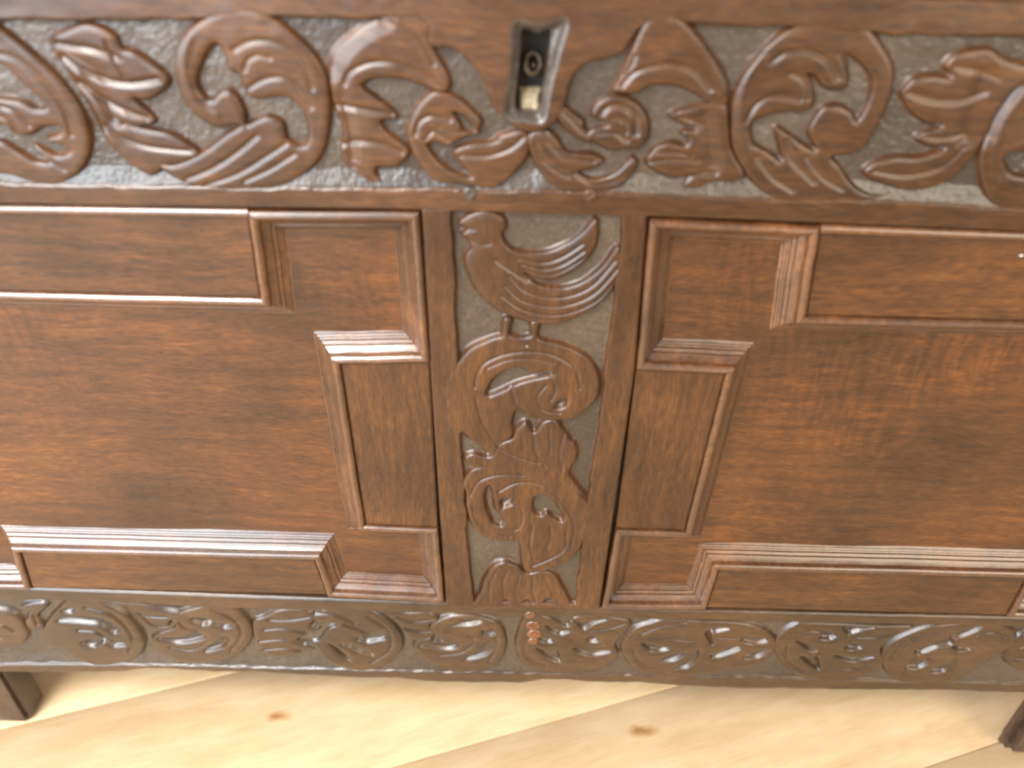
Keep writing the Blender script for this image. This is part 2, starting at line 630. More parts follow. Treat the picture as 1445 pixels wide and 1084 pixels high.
xs = np.arange(XL, XR, STEP)
xs = xs[(xs > 2 * cxl - Lc[6][0] - 0.001) & (xs < 2 * cxr - Rc[6][0] + 0.001)]
zl = fz(rail_lo, xs)
nrow = int((Z_TOP - zl.min()) / STEP)
v = np.linspace(0, 1, nrow)[:, None]
X = np.repeat(xs[None, :], nrow, 0)
Z = zl[None, :] * (1 - v) + Z_TOP * v
wob = noise2(X.shape, 20, 3) * 0.0005 + noise2(X.shape, 5, 8) * 0.00015
zt = fz(g_top, X[0])[None, :] + wob
zb = fz(g_bot, X[0])[None, :] + wob
t = np.minimum(zt - Z, Z - zb)
lx0, lz0 = lock_surround.min(0) - 0.01
lx1, lz1 = lock_surround.max(0) + 0.01
c0, c1 = np.searchsorted(xs, [lx0, lx1])
ls = sdf(X[:, c0:c1], Z[:, c0:c1], lock_surround)
t[:, c0:c1] = np.minimum(t[:, c0:c1], -ls)
dep = GD * np.minimum(sstep(-0.0012, 0.0010, t), 0.25 + 0.75 * np.clip((Z - zb) / 0.011, 0, 1))
gm = sstep(0.0, 0.0012, t)
ko = sdf(X[:, c0:c1], Z[:, c0:c1], key_out)
ki = sdf(X[:, c0:c1], Z[:, c0:c1], key_in)
Y = dep + ground_noise(X.shape, 11) * gm * 1.6 + face_noise(X.shape, 21) * (1 - gm)
rel = 1 - np.clip((Z - zl[None, :]) / 0.0016, 0, 1)
Y += 0.0010 * rel ** 2
Y[:, c0:c1] += 0.0045 * sstep(-0.0010, 0.0055, ko) + 0.017 * sstep(-0.0004, 0.0012, ki)
me_ = grid_mesh('top_rail', X, Y, Z, matv=gm, skirt=0.03)
kr = np.zeros(X.shape)
kr[:, c0:c1] = ((ko > -0.0006) & (ki < 0.0010)).astype(float)
mi_ = np.zeros(len(me_.polygons), np.int32)
me_.polygons.foreach_get('material_index', mi_)
nq = (X.shape[0] - 1) * (X.shape[1] - 1)
kq = kr[:-1, :-1].ravel() > 0.5
mi_[:nq][kq] = 2
me_.polygons.foreach_set('material_index', mi_)
top_rail = link('top_rail', me_, [M_rail, M_ground, M_grey], chest)


def box(name, x0, x1, y0, y1, z0, z1, mat, parent, bev=0.002, seg=2):
    import bmesh
    bm = bmesh.new()
    bmesh.ops.create_cube(bm, size=1.0)
    for vv in bm.verts:
        vv.co = Vector(((x0 + x1) / 2 + vv.co.x * (x1 - x0), (y0 + y1) / 2 + vv.co.y * (y1 - y0), (z0 + z1) / 2 + vv.co.z * (z1 - z0)))
    bmesh.ops.bevel(bm, geom=bm.edges[:], offset=bev, segments=seg, affect='EDGES')
    me = bpy.data.meshes.new(name)
    bm.to_mesh(me)
    bm.free()
    return link(name, me, mat, parent, True, 40)


S2 = [(262, 45), (250, 62), (245, 85), (248, 112), (256, 140), (271, 160), (290, 175), (307, 181), (325, 179), (337, 178), (318, 190), (290, 211), (268, 224), (242, 233), (222, 232),
      (240, 250), (275, 264), (330, 270), (394, 264), (420, 252), (444, 233), (459, 206), (465, 165), (462, 118), (447, 83), (420, 53), (385, 25), (350, 12), (310, 16), (285, 27)]
S2h = [(283, 92), (292, 72), (304, 62), (316, 78), (322, 100), (335, 104), (342, 120), (350, 136), (366, 140), (388, 137), (406, 139), (420, 148), (430, 165), (434, 186), (431, 204),
       (419, 206), (405, 198), (402, 186), (396, 172), (376, 165), (358, 171), (347, 176), (346, 165), (341, 150), (332, 135), (322, 128), (308, 131), (300, 140), (290, 140), (280, 127), (277, 110)]
motif('carved_scroll', S2, top_rail, [S2h], [
    ([(330, 70), (350, 60), (375, 58), (405, 68), (428, 92), (440, 125)], 1.6, 1.3),
    ([(352, 124), (372, 113), (398, 110), (422, 124), (438, 152)], 1.5, 1.3),
    ([(345, 98), (349, 86), (362, 79), (380, 82)], 1.4, 1.2),
    ([(262, 254), (300, 238), (335, 215), (362, 192)], 1.6, 1.6),
    ([(290, 262), (335, 246), (375, 222), (402, 204)], 1.6, 1.4),
    ([(345, 256), (380, 240), (415, 218)], 1.5, 1.3),
    ([(268, 55), (260, 85), (264, 118), (282, 150), (305, 164)], 2.0, -0.6)], seed=1)
motif('carved_scroll', [(-118, 70), (-90, 42), (-50, 26), (-20, 28), (0, 41), (35, 68), (68, 97), (97, 130), (118, 165), (126, 197), (123, 224), (108, 247), (80, 262), (40, 258), (10, 248), (-40, 246), (-90, 226), (-122, 180), (-130, 120)], top_rail,
      [[(-80, 120), (-60, 96), (-30, 86), (0, 92), (22, 112), (45, 132), (62, 150), (50, 154), (28, 144), (0, 140), (-30, 138), (-60, 150), (-84, 150)],
       [(-30, 178), (0, 176), (20, 190), (42, 190), (60, 180), (82, 180), (80, 190), (62, 197), (90, 208), (96, 214), (80, 220), (60, 212), (45, 206), (66, 228), (48, 228), (24, 214), (0, 200), (-30, 196)]],
      [([(-20, 75), (20, 82), (60, 115), (90, 155), (100, 190)], 1.8, 1.0), ([(0, 150), (20, 158), (40, 178)], 1.4, 1.6), ([(-10, 162), (10, 170), (22, 186)], 1.2, 1.2),
       ([(40, 200), (60, 222), (90, 240)], 1.4, 0.9)], seed=2)
motif('carved_leaf', [(66, 56), (84, 46), (112, 35), (138, 38), (160, 50), (170, 68), (190, 75), (215, 90), (233, 105), (237, 119), (224, 133), (205, 142), (188, 140), (204, 155), (218, 173), (196, 179),
                      (172, 176), (200, 182), (238, 189), (262, 202), (281, 219), (262, 230), (236, 236), (214, 250), (196, 243), (172, 224), (150, 203), (138, 180), (126, 158), (108, 128), (90, 100), (74, 78)], top_rail, [],
      [([(78, 62), (100, 66), (130, 70), (165, 82)], 2.0, 2.2), ([(86, 82), (115, 100), (150, 114), (185, 118), (222, 112)], 2.0, 2.6), ([(110, 118), (140, 140), (170, 155), (205, 168)], 2.2, 2.6),
       ([(88, 72), (115, 88), (140, 104)], 4.0, 1.6), ([(124, 122), (148, 146), (160, 168)], 4.5, 2.0),
       ([(150, 178), (165, 192), (200, 206), (240, 212), (268, 214)], 1.6, 2.2), ([(150, 60), (158, 80), (175, 108)], 1.5, 1.0), ([(70, 62), (100, 110), (140, 180)], 3.5, 2.2)], seed=3)
motif('carved_leaf', [(463, 95), (467, 71), (491, 50), (515, 32), (538, 22), (570, 14), (602, 30), (612, 70), (628, 98), (636, 122), (622, 131), (597, 122), (571, 113), (545, 111), (524, 113), (510, 122),
                      (527, 136), (548, 152), (560, 167), (538, 172), (546, 187), (567, 203), (577, 218), (560, 236), (534, 236), (530, 245), (537, 259), (512, 253), (490, 236), (480, 212), (484, 190),
                      (477, 165), (469, 142), (465, 120)], top_rail, [],
      [([(486, 118), (494, 102), (520, 90), (556, 89), (597, 106), (624, 127)], 1.5, 1.6), ([(472, 150), (495, 152), (520, 156), (552, 163)], 1.8, 2.0), ([(484, 205), (510, 200), (545, 206), (566, 216)], 1.8, 1.8),
       ([(540, 30), (575, 50), (600, 90), (622, 120)], 2.2, 0.9), ([(560, 22), (590, 50), (612, 90)], 1.6, 0.9), ([(464, 92), (470, 72), (491, 48), (515, 32), (536, 22)], 6.5, 3.0), ([(480, 140), (492, 180), (496, 225)], 4.0, 2.2), ([(490, 236), (508, 240), (528, 254)], 2.0, 1.4)], seed=4)
motif('carved_scroll', [(616, 129), (645, 138), (665, 155), (680, 172), (676, 188), (690, 198), (712, 190), (738, 184), (748, 200), (744, 222), (728, 242), (700, 266), (655, 262), (615, 258), (594, 236), (580, 212), (574, 189), (580, 165), (594, 142)], top_rail,
      [[(603, 206), (615, 202), (632, 207), (645, 200), (652, 196), (672, 190), (685, 188), (702, 196), (690, 202), (664, 204), (640, 214), (650, 232), (664, 250), (640, 244), (618, 228)],
       [(640, 160), (655, 166), (672, 186), (655, 186), (648, 174)]],
      [([(586, 190), (592, 172), (610, 164), (635, 170)], 1.4, 1.5), ([(600, 198), (612, 186), (632, 200)], 1.2, 1.4), ([(650, 220), (685, 221), (718, 211), (738, 195)], 1.5, 1.5), ([(618, 180), (640, 186), (668, 192)], 1.2, 1.2)], seed=5)
motif('carved_leaf', [(744, 192), (768, 184), (786, 196), (800, 216), (822, 218), (840, 220), (853, 229), (838, 238), (816, 244), (836, 254), (862, 248), (882, 232), (892, 222), (900, 232), (890, 250), (872, 268), (830, 274),
                      (792, 272), (770, 256), (758, 236), (748, 216)], top_rail, [],
      [([(770, 188), (778, 205), (798, 222), (838, 229)], 1.4, 1.8), ([(756, 206), (770, 230), (800, 250)], 1.8, 1.0), ([(812, 246), (840, 262), (876, 254)], 1.5, 1.0)], seed=6)
motif('carved_scroll', [(834, 163), (842, 146), (866, 135), (895, 143), (913, 164), (916, 192), (903, 210), (882, 212), (862, 214), (842, 204), (826, 193), (836, 184), (856, 178), (846, 170)], top_rail, [],
      [([(846, 166), (858, 152), (880, 150), (896, 165), (898, 190)], 1.8, 1.8), ([(845, 190), (868, 188), (884, 200)], 1.5, 1.3), ([(866, 168), (880, 172), (884, 188)], 1.2, 1.2)], seed=7)
motif('carved_leaf', [(790, 148), (806, 158), (824, 172), (826, 184), (838, 202), (824, 200), (806, 190), (792, 176), (782, 160)], top_rail, [], [([(790, 155), (808, 172), (822, 188)], 1.2, 1.2)], seed=8)
motif('carved_leaf', [(866, 130), (874, 112), (884, 88), (890, 74), (905, 40), (925, 14), (955, 20), (980, 41), (1006, 77), (1024, 106), (1030, 128), (1027, 148), (1012, 156), (1001, 146), (982, 133), (952, 121), (922, 121), (895, 133)], top_rail, [],
      [([(878, 122), (892, 106), (915, 96), (952, 91), (982, 103), (1002, 128)], 1.5, 1.7), ([(950, 28), (985, 60), (1008, 96), (1018, 130)], 2.0, -0.7), ([(880, 108), (890, 96), (896, 80)], 1.3, 1.2)], seed=9)
motif('carved_leaf', [(1016, 146), (1027, 150), (1030, 180), (1034, 212), (1052, 246), (1040, 258), (1010, 258), (985, 267), (964, 265), (970, 250), (950, 254), (930, 245), (912, 231), (922, 212), (945, 202), (966, 206), (972, 196),
                      (962, 188), (982, 182), (962, 175), (946, 164), (966, 155), (998, 147)], top_rail, [],
      [([(956, 165), (975, 170), (990, 178)], 1.6, 1.6), ([(916, 230), (945, 226), (985, 228)], 1.3, 1.4), ([(995, 165), (1000, 200), (1006, 235)], 5.0, 2.4), ([(930, 215), (955, 216), (975, 222)], 1.6, 1.4), ([(970, 252), (990, 246), (1010, 246)], 1.6, 1.2)], seed=10)
motif('carved_scroll', [(1165, 26), (1123, 38), (1091, 59), (1064, 86), (1046, 112), (1035, 142), (1032, 177), (1035, 212), (1052, 245), (1072, 268), (1100, 284), (1150, 290), (1230, 284), (1262, 272), (1244, 276), (1222, 272), (1202, 258), (1186, 234),
                        (1176, 222), (1203, 219), (1226, 202), (1246, 168), (1260, 133), (1263, 97), (1251, 71), (1229, 41), (1200, 28)], top_rail,
      [[(1196, 80), (1218, 91), (1232, 115), (1227, 142), (1212, 170), (1203, 159), (1185, 149), (1163, 153), (1148, 171), (1142, 189), (1152, 212), (1140, 208), (1116, 191), (1099, 182), (1096, 190), (1104, 226), (1086, 216), (1072, 208), (1064, 202),
        (1060, 178), (1078, 165), (1106, 159), (1142, 157), (1151, 140), (1147, 118), (1141, 106), (1152, 110), (1163, 123), (1180, 128), (1196, 125), (1199, 102)]],
      [([(1090, 88), (1112, 74), (1140, 72), (1168, 86), (1182, 112)], 1.5, 1.6), ([(1055, 170), (1068, 148), (1096, 136), (1130, 142)], 1.5, 1.6), ([(1118, 104), (1136, 116), (1142, 140)], 1.3, 1.2), ([(1075, 80), (1052, 120), (1046, 180), (1056, 225)], 1.8, -0.7),
       ([(1110, 200), (1120, 228), (1150, 258)], 1.8, 1.4), ([(1140, 222), (1160, 250), (1190, 268)], 1.6, 1.2), ([(1070, 222), (1090, 250), (1120, 270)], 1.8, 1.2), ([(1185, 76), (1196, 100)], 1.2, 0.8)], seed=11)
motif('carved_leaf', [(1274, 131), (1292, 112), (1318, 107), (1344, 109), (1336, 92), (1359, 74), (1398, 69), (1418, 82), (1450, 92), (1490, 100), (1470, 120), (1436, 126), (1410, 158), (1393, 192), (1380, 216), (1362, 238), (1339, 258), (1300, 270), (1262, 266), (1221, 247),
                      (1233, 232), (1262, 222), (1298, 222), (1334, 210), (1312, 207), (1294, 196), (1312, 186), (1330, 178), (1310, 174), (1290, 162), (1278, 145)], top_rail, [],
      [([(1284, 132), (1320, 142), (1360, 142), (1390, 132)], 2.0, 1.6), ([(1300, 194), (1330, 196), (1360, 190)], 1.6, 1.2), ([(1235, 242), (1280, 248), (1330, 236), (1360, 210)], 1.6, 1.2), ([(1350, 95), (1380, 100), (1410, 110)], 2.0, 1.2), ([(1390, 110), (1376, 150), (1366, 195)], 5.0, 2.2)], seed=12)
motif('carved_scroll', [(1560, 72), (1500, 84), (1445, 118), (1415, 155), (1395, 192), (1383, 227), (1388, 264), (1402, 290), (1440, 305), (1510, 306), (1580, 290), (1622, 250), (1638, 190), (1626, 130), (1600, 92)], top_rail,
      [[(1420, 225), (1432, 216), (1460, 212), (1520, 216), (1540, 236), (1500, 250), (1450, 250), (1428, 244)], [(1455, 160), (1500, 140), (1560, 150), (1580, 190), (1540, 196), (1500, 180), (1462, 190)]], [([(1450, 130), (1420, 170), (1402, 220), (1406, 262)], 1.8, -0.7), ([(1470, 98), (1445, 116), (1414, 154), (1394, 192)], 5.0, 2.6)], seed=13)

# the running pattern goes on beyond the frame to the corner stiles
def run_on(src, dx, dz):
    o = src.copy()
    COL.objects.link(o)
    o.parent = top_rail
    o.location = (dx, 0, dz)


by_x = sorted([o for o in top_rail.children], key=lambda o: sum(v[0] for v in o.bound_box))
sc1, lfA, sc2 = by_x[0], by_x[1], by_x[2]
scL, lfK, scJ = by_x[-1], by_x[-2], by_x[-3]
pl_, pr_ = P(352, 142) - P(10, 140), P(1500, 190) - P(1148, 160)
run_on(lfA, -pl_[0] - 0.008, 0.0)
run_on(sc2, -2 * pl_[0] - 0.004, 0.0)
run_on(lfK, pr_[0] + 0.004, -0.001)
run_on(scJ, 2 * pr_[0], -0.001)

# wooden pegs of the joint
for px, py, r in ((663, 274, 0.0043), (832, 276, 0.0040)):
    c = P(px, py)
    V, Fc = [], []
    k = 20
    prof = [(1.0, 0.002), (1.0, -0.0001), (0.86, -0.0007), (0.4, -0.0008), (0.0, -0.0006)]
    for q, yy in prof:
        for j in range(k):
            a = 2 * math.pi * j / k
            V.append((c[0] + r * q * math.cos(a), yy + (0.0003 * math.sin(a * 2) if q < 0.9 else 0), c[1] + r * q * math.sin(a)))
    for i in range(len(prof) - 1):
        for j in range(k):
            Fc.append((i * k + j, i * k + (j + 1) % k, (i + 1) * k + (j + 1) % k, (i + 1) * k + j))
    link('peg', mesh_np('peg', V, Fc), M_ground if px < 700 else M_stile, top_rail)

# --- lock seen through the worn keyhole
a, b = P(712, 20), P(800, 190)
box('lock_plate', a[0], b[0], 0.0185, 0.022, b[1], a[1], M_black, chest, 0.0004)
c = P(752, 90, 0.012)


def tube_mesh(name, pts, rad, mat, parent, k=10):
    pts = [Vector(p) for p in pts]
    V, Fc = [], []
    for i, p in enumerate(pts):
        d = (pts[min(i + 1, len(pts) - 1)] - pts[max(i - 1, 0)]).normalized()
        u = d.cross(Vector((0.31, 0.2, 0.92))).normalized()
        w = d.cross(u)
        r = rad[i] if isinstance(rad, (list, tuple)) else rad
        for j in range(k):
            a = 2 * math.pi * j / k
            V.append(p + (u * math.cos(a) + w * math.sin(a)) * r)
    for i in range(len(pts) - 1):
        for j in range(k):
            Fc.append((i * k + j, i * k + (j + 1) % k, (i + 1) * k + (j + 1) % k, (i + 1) * k + j))
    return link(name, mesh_np(name, [tuple(q) for q in V], Fc), mat, parent)


M_oldbrass = flat('old_dark_brass', (0.060, 0.042, 0.022), 0.45, 0.6)
ring = [(c[0] + 0.0042 * math.cos(q), 0.0125 + 0.002 * math.sin(q), c[1] + 0.0052 * math.sin(q)) for q in np.linspace(0, 2 * math.pi, 18)]
tube_mesh('lock_ring', ring, [0.0012 + 0.0005 * math.sin(i / 17 * math.pi) for i in range(18)], M_oldbrass, chest)
tube_mesh('lock_pin', [(c[0] + 0.001, 0.018, c[1] - 0.001), (c[0] + 0.0006, 0.011, c[1] - 0.001), (c[0] + 0.0006, 0.0104, c[1] - 0.001)], [0.0016, 0.0015, 0.0002], M_oldbrass, chest)
cb = P(748, 143, 0.012)
bx, bz = np.meshgrid(np.linspace(cb[0] - 0.0066, cb[0] + 0.0060, 26), np.linspace(cb[1] - 0.0085, cb[1] + 0.0066, 30))
rr_ = np.maximum(np.abs(bx - cb[0]) / 0.0063, np.abs(bz - cb[1] + 0.001) / 0.0075)
by = 0.0118 + 0.0035 * np.clip(rr_ - 0.55, 0, 1) ** 1.5 * 3 + (bz - cb[1]) * 0.22 + noise2(bx.shape, 5, 77) * 0.0004
link('glint_block', grid_mesh('glint_block', bx, by, bz, skirt=0.0184), M_glint, chest)  # block added inside the lock; its pale colour stands for a spot of light
# ============================================================ centre stile
sl = [P(594, 296), P(606, 510), P(629, 856)]
sr = [P(914, 306), P(897, 520), P(846, 862)]
zA, zB = sl[2][1], sl[0][1]


def xz_line(pts):
    p = sorted([(q[1], q[0]) for q in pts])
    return [q[0] for q in p], [q[1] for q in p]


slx, srx = xz_line(sl), xz_line(sr)
gl = xz_line([P(637, 300), P(644, 452), P(647, 520), P(650, 620), P(657, 700), P(660, 770), P(670, 862)])
gr = xz_line([P(880, 300), P(866, 435), P(855, 501), P(845, 604), P(836, 660), P(830, 702), P(818, 796), P(812, 862)])
z_hi = min(fz(rail_lo, sl[0][0]), fz(rail_lo, sr[0][0])) + 0.0006
z_lo = max(fz(brail_hi, sl[2][0]), fz(brail_hi, sr[2][0])) - 0.003
nr = int((z_hi - z_lo) / STEP)
zs = np.linspace(z_lo, z_hi, nr)
xl, xr = np.interp(zs, *slx), np.interp(zs, *srx)
ncol = int((xr - xl).max() / STEP)
u = np.linspace(0, 1, ncol)[None, :]
X = xl[:, None] * (1 - u) + xr[:, None] * u
Z = np.repeat(zs[:, None], ncol, 1)
wob = noise2(X.shape, 18, 33) * 0.0005
zg_hi = P(760, 303)[1]
zg_lo = P(740, 852)[1]
t = np.minimum.reduce([X - np.interp(zs, *gl)[:, None] + wob, np.interp(zs, *gr)[:, None] - X + wob, zg_hi - Z + wob, Z - zg_lo + wob])
gm = sstep(0.0, 0.0012, t)
ed = np.minimum(X - xl[:, None], xr[:, None] - X)
Y = GD * sstep(-0.0012, 0.001, t) + ground_noise(X.shape, 41) * gm * 1.6 + face_noise(X.shape, 51) * (1 - gm) + 0.0012 * (1 - np.clip(ed / 0.002, 0, 1)) ** 2 + 0.0003
stile = link('carved_stile', grid_mesh('carved_stile', X, Y, Z, matv=gm, skirt=0.03), [M_stile, M_ground], chest)

bird = [(647, 317), (655, 308), (675, 300), (694, 300), (710, 309), (714, 322), (708, 334), (719, 351), (738, 358), (772, 357), (799, 346), (821, 330), (839, 311), (845, 319), (842, 344), (828, 368),
        (805, 387), (780, 397), (757, 395), (741, 387), (752, 399), (768, 406), (794, 408), (822, 399), (850, 377), (872, 349), (878, 371), (867, 405), (844, 432), (816, 449), (783, 459), (755, 458), (725, 450), (697, 436), (672, 411), (658, 381), (656, 363),
        (664, 350), (658, 338), (651, 332), (658, 325)]
motif('carved_bird', bird, stile, [], [
    ([(700, 368), (722, 384), (744, 398)], 1.3, 1.4),
    ([(720, 390), (738, 410), (766, 420), (799, 420), (835, 405), (868, 369)], 1.0, 1.4),
    ([(714, 404), (735, 424), (766, 433), (800, 432), (838, 416), (872, 380)], 1.0, 1.4),
    ([(708, 418), (735, 437), (768, 445), (803, 443), (842, 426), (866, 400)], 1.0, 1.4),
    ([(712, 432), (738, 447), (770, 453), (806, 451)], 0.9, 1.0),
    ([(734, 366), (762, 372), (790, 366), (822, 346)], 1.0, 1.4),
    ([(738, 374), (763, 381), (792, 376), (824, 356)], 1.0, 1.4),
    ([(742, 381), (764, 389), (792, 385), (824, 366)], 0.9, 1.2),
    ([(658, 324), (668, 325)], 1.3, 0.8), ([(662, 340), (678, 346), (690, 345)], 1.5, 1.0)], M_stile, w=0.007, wall=0.0014, seed=20)
motif('carved_scroll', [(646, 512), (664, 493), (694, 479), (708, 474), (710, 452), (722, 452), (720, 474), (748, 475), (748, 456), (762, 456), (760, 478), (794, 488), (827, 504), (844, 528), (845, 557), (834, 574), (812, 591), (783, 595), (753, 592), (730, 580),
                        (722, 600), (724, 616), (706, 630), (697, 646), (668, 628), (650, 615), (630, 600), (628, 540)], stile,
      [[(688, 560), (690, 544), (708, 527), (733, 520), (752, 528), (774, 526), (780, 530), (755, 536), (738, 540), (722, 546), (708, 553)], [(782, 578), (790, 567), (800, 566), (796, 576)], [(652, 612), (666, 624), (690, 644), (670, 646), (654, 640), (648, 626)]],
      [([(670, 548), (674, 528), (686, 512), (716, 500), (755, 497), (788, 505), (813, 524), (818, 550)], 1.2, 1.4), ([(688, 520), (716, 509), (752, 507), (780, 514)], 1.1, 1.0), ([(722, 548), (728, 570), (740, 582)], 1.4, 1.4),
       ([(770, 545), (758, 562), (768, 580), (790, 584)], 1.2, 1.3), ([(778, 530), (784, 550), (778, 566)], 1.2, 1.2), ([(671, 562), (680, 596), (704, 634)], 1.0, 1.3)], M_stile, wall=0.0015, seed=21)
motif('carved_leaf', [(655, 648), (668, 642), (690, 646), (704, 628), (722, 620), (728, 608), (742, 597), (753, 612), (766, 597), (784, 594), (796, 609), (805, 622), (813, 630), (813, 650), (804, 670), (826, 702), (800, 690), (770, 672), (736, 664), (700, 662), (668, 662)], stile, [],
      [([(704, 634), (730, 646), (760, 655)], 1.2, 1.2), ([(753, 616), (756, 640), (770, 660)], 1.3, 1.2), ([(796, 614), (790, 640), (794, 664)], 1.3, 1.2), ([(735, 612), (740, 634)], 1.2, 0.8), ([(776, 606), (776, 640)], 1.2, 0.8)], M_stile, wall=0.0015, seed=22)
motif('carved_scroll', [(652, 684), (660, 670), (671, 662), (700, 657), (736, 658), (771, 665), (801, 683), (824, 704), (836, 722), (832, 745), (820, 772), (806, 790), (786, 800), (765, 809), (742, 808), (736, 793), (733, 767), (718, 766), (688, 761), (668, 746), (658, 719), (657, 698)], stile,
      [[(754, 704), (766, 700), (780, 708), (794, 728), (792, 738), (780, 732), (771, 724), (762, 730), (752, 722)], [(690, 686), (695, 700), (700, 722), (712, 736), (706, 744), (694, 738), (686, 720), (683, 700)], [(706, 708), (716, 704), (724, 708), (718, 714), (709, 716)]],
      [([(664, 700), (676, 680), (704, 671), (738, 672)], 1.1, 1.3), ([(704, 694), (730, 682), (764, 686), (792, 710), (810, 740), (806, 770)], 1.2, 1.4), ([(666, 712), (672, 735), (694, 754), (720, 758)], 1.1, 1.2), ([(706, 722), (716, 714), (732, 716), (738, 732), (730, 748), (714, 748)], 1.2, 1.3),
       ([(752, 742), (748, 770), (754, 796)], 1.2, 1.4), ([(798, 752), (798, 772), (784, 786), (752, 800)], 1.2, 1.5), ([(774, 738), (778, 756), (772, 776)], 1.2, 0.9)], M_stile, wall=0.0015, seed=23)
motif('carved_leaf', [(668, 856), (678, 836), (683, 819), (695, 801), (712, 795), (730, 801), (745, 811), (765, 807), (784, 814), (796, 834), (808, 860), (790, 856), (774, 846), (760, 856), (744, 848), (728, 858), (714, 848), (698, 858)], stile, [],
      [([(700, 808), (692, 826), (690, 848)], 1.2, 1.2), ([(716, 806), (710, 826), (712, 846)], 1.3, 1.3), ([(734, 812), (728, 834), (730, 852)], 1.2, 1.1), ([(752, 816), (752, 836), (756, 850)], 1.2, 1.2), ([(770, 816), (776, 832), (786, 850)], 1.2, 1.2)], M_stile, wall=0.0015, seed=24)

# ============================================================ bottom rail
gb_hi = curve([(-40, 845), (100, 849), (340, 859), (620, 866), (860, 872), (1060, 878), (1445, 884), (1500, 885)])
gb_lo = curve([(-40, 938), (200, 938), (420, 944), (700, 950), (920, 954), (1100, 957), (1300, 963), (1500, 966)])
xs = np.arange(-0.60, 0.61, STEP * 1.1)
zh = fz(brail_hi, xs)
zl = fz(brail_lo, xs) + np.interp(xs, np.linspace(-0.7, 0.7, 150), rng.standard_normal(150) * 0.0004)
nrow = int((zh - zl).max() / (STEP * 1.1))
v = np.linspace(0, 1, nrow)[:, None]
X = np.repeat(xs[None, :], nrow, 0)
Z = zl[None, :] * (1 - v) + zh[None, :] * v
wob = noise2(X.shape, 16, 63) * 0.0006
t = np.minimum(fz(gb_hi, xs)[None, :] - Z + wob, Z - fz(gb_lo, xs)[None, :] + wob)
gm = sstep(0.0, 0.0012, t)
GDB = GD
eh = np.clip((zh[None, :] - Z) / 0.003, 0, 1)
el = np.clip((Z - zl[None, :]) / 0.005, 0, 1)
Y = GDB * np.minimum(sstep(-0.0012, 0.001, t), 0.5 + 0.5 * np.clip((Z - fz(gb_lo, xs)[None, :]) / 0.012, 0, 1)) + ground_noise(X.shape, 71) * gm * 2 + face_noise(X.shape, 81) * (1 - gm) + 0.0022 * (1 - eh) ** 2 + 0.0018 * (1 - el) ** 2
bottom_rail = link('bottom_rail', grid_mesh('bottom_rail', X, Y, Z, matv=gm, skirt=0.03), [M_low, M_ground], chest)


def bscroll(outline, holes, grooves=(), name='carved_scroll', seed=0):
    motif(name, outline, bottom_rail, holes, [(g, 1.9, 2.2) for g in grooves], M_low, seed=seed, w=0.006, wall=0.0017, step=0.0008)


bscroll([(100, 846), (142, 852), (179, 871), (200, 897), (203, 914), (190, 930), (147, 941), (112, 934), (90, 918), (70, 912), (60, 892), (70, 872), (84, 858)],
        [[(80, 877), (116, 872), (146, 876), (168, 888), (160, 895), (140, 884), (112, 880)], [(114, 909), (132, 903), (146, 901), (162, 906), (178, 912), (160, 914), (146, 908), (132, 914)], [(86, 863), (104, 860), (100, 866)]],
        [[(120, 858), (160, 870), (186, 900), (182, 920)], [(110, 890), (135, 892), (150, 902)]], seed=30)
bscroll([(-60, 852), (-20, 858), (20, 868), (36, 888), (38, 902), (24, 912), (-10, 916), (-60, 918)], [], [[(-30, 880), (0, 882), (20, 892)], [(-40, 898), (0, 902)]], seed=31)
bscroll([(28, 858), (50, 852), (66, 856), (52, 872), (62, 886), (44, 890), (34, 880), (40, 866)], [], [[(34, 862), (46, 870), (52, 882)]], 'carved_leaf', seed=32)
bscroll([(300, 850), (331, 858), (350, 878), (356, 896), (344, 918), (316, 932), (263, 938), (226, 924), (214, 905), (222, 896), (246, 886), (240, 874), (258, 864), (280, 858)],
        [[(222, 902), (250, 902), (276, 895), (290, 901), (268, 908), (246, 909)], [(268, 876), (286, 874), (312, 882), (328, 884), (316, 888), (296, 882), (284, 884)], [(288, 921), (304, 908), (318, 899), (322, 906), (312, 916)]],
        [[(300, 862), (330, 876), (340, 898), (326, 918)], [(240, 914), (270, 918), (292, 908)], [(252, 880), (262, 888), (280, 892)]], seed=33)
bscroll([(150, 850), (190, 852), (230, 862), (256, 868), (238, 880), (246, 888), (222, 892), (206, 884), (190, 870), (168, 858)], [], [[(176, 858), (205, 870), (236, 872)], [(200, 872), (218, 884), (238, 886)]], 'carved_leaf', seed=34)
bscroll([(356, 880), (372, 872), (396, 862), (430, 862), (446, 872), (438, 884), (450, 890), (430, 898), (420, 906), (446, 916), (420, 924), (396, 930), (372, 924), (360, 908)], [],
        [[(380, 876), (410, 876), (436, 872)], [(372, 890), (400, 888), (430, 894)], [(366, 906), (396, 904), (428, 910)], [(372, 918), (400, 916), (424, 920)]], 'carved_leaf', seed=35)
bscroll([(480, 856), (519, 861), (550, 879), (567, 901), (565, 920), (542, 940), (508, 948), (466, 938), (446, 918), (440, 906), (452, 886), (440, 872), (456, 862)],
        [[(503, 903), (522, 898), (540, 890), (545, 902), (530, 906), (516, 908)], [(464, 910), (472, 914), (484, 922), (494, 934), (480, 926)], [(482, 911), (498, 911), (512, 918), (526, 926), (508, 922), (494, 915)], [(448, 886), (458, 880), (474, 884), (462, 890), (446, 906), (420, 898), (436, 897)]],
        [[(430, 868), (470, 868), (500, 880)], [(520, 872), (548, 892), (550, 918), (524, 936)], [(486, 882), (508, 890), (520, 896)]], seed=36)
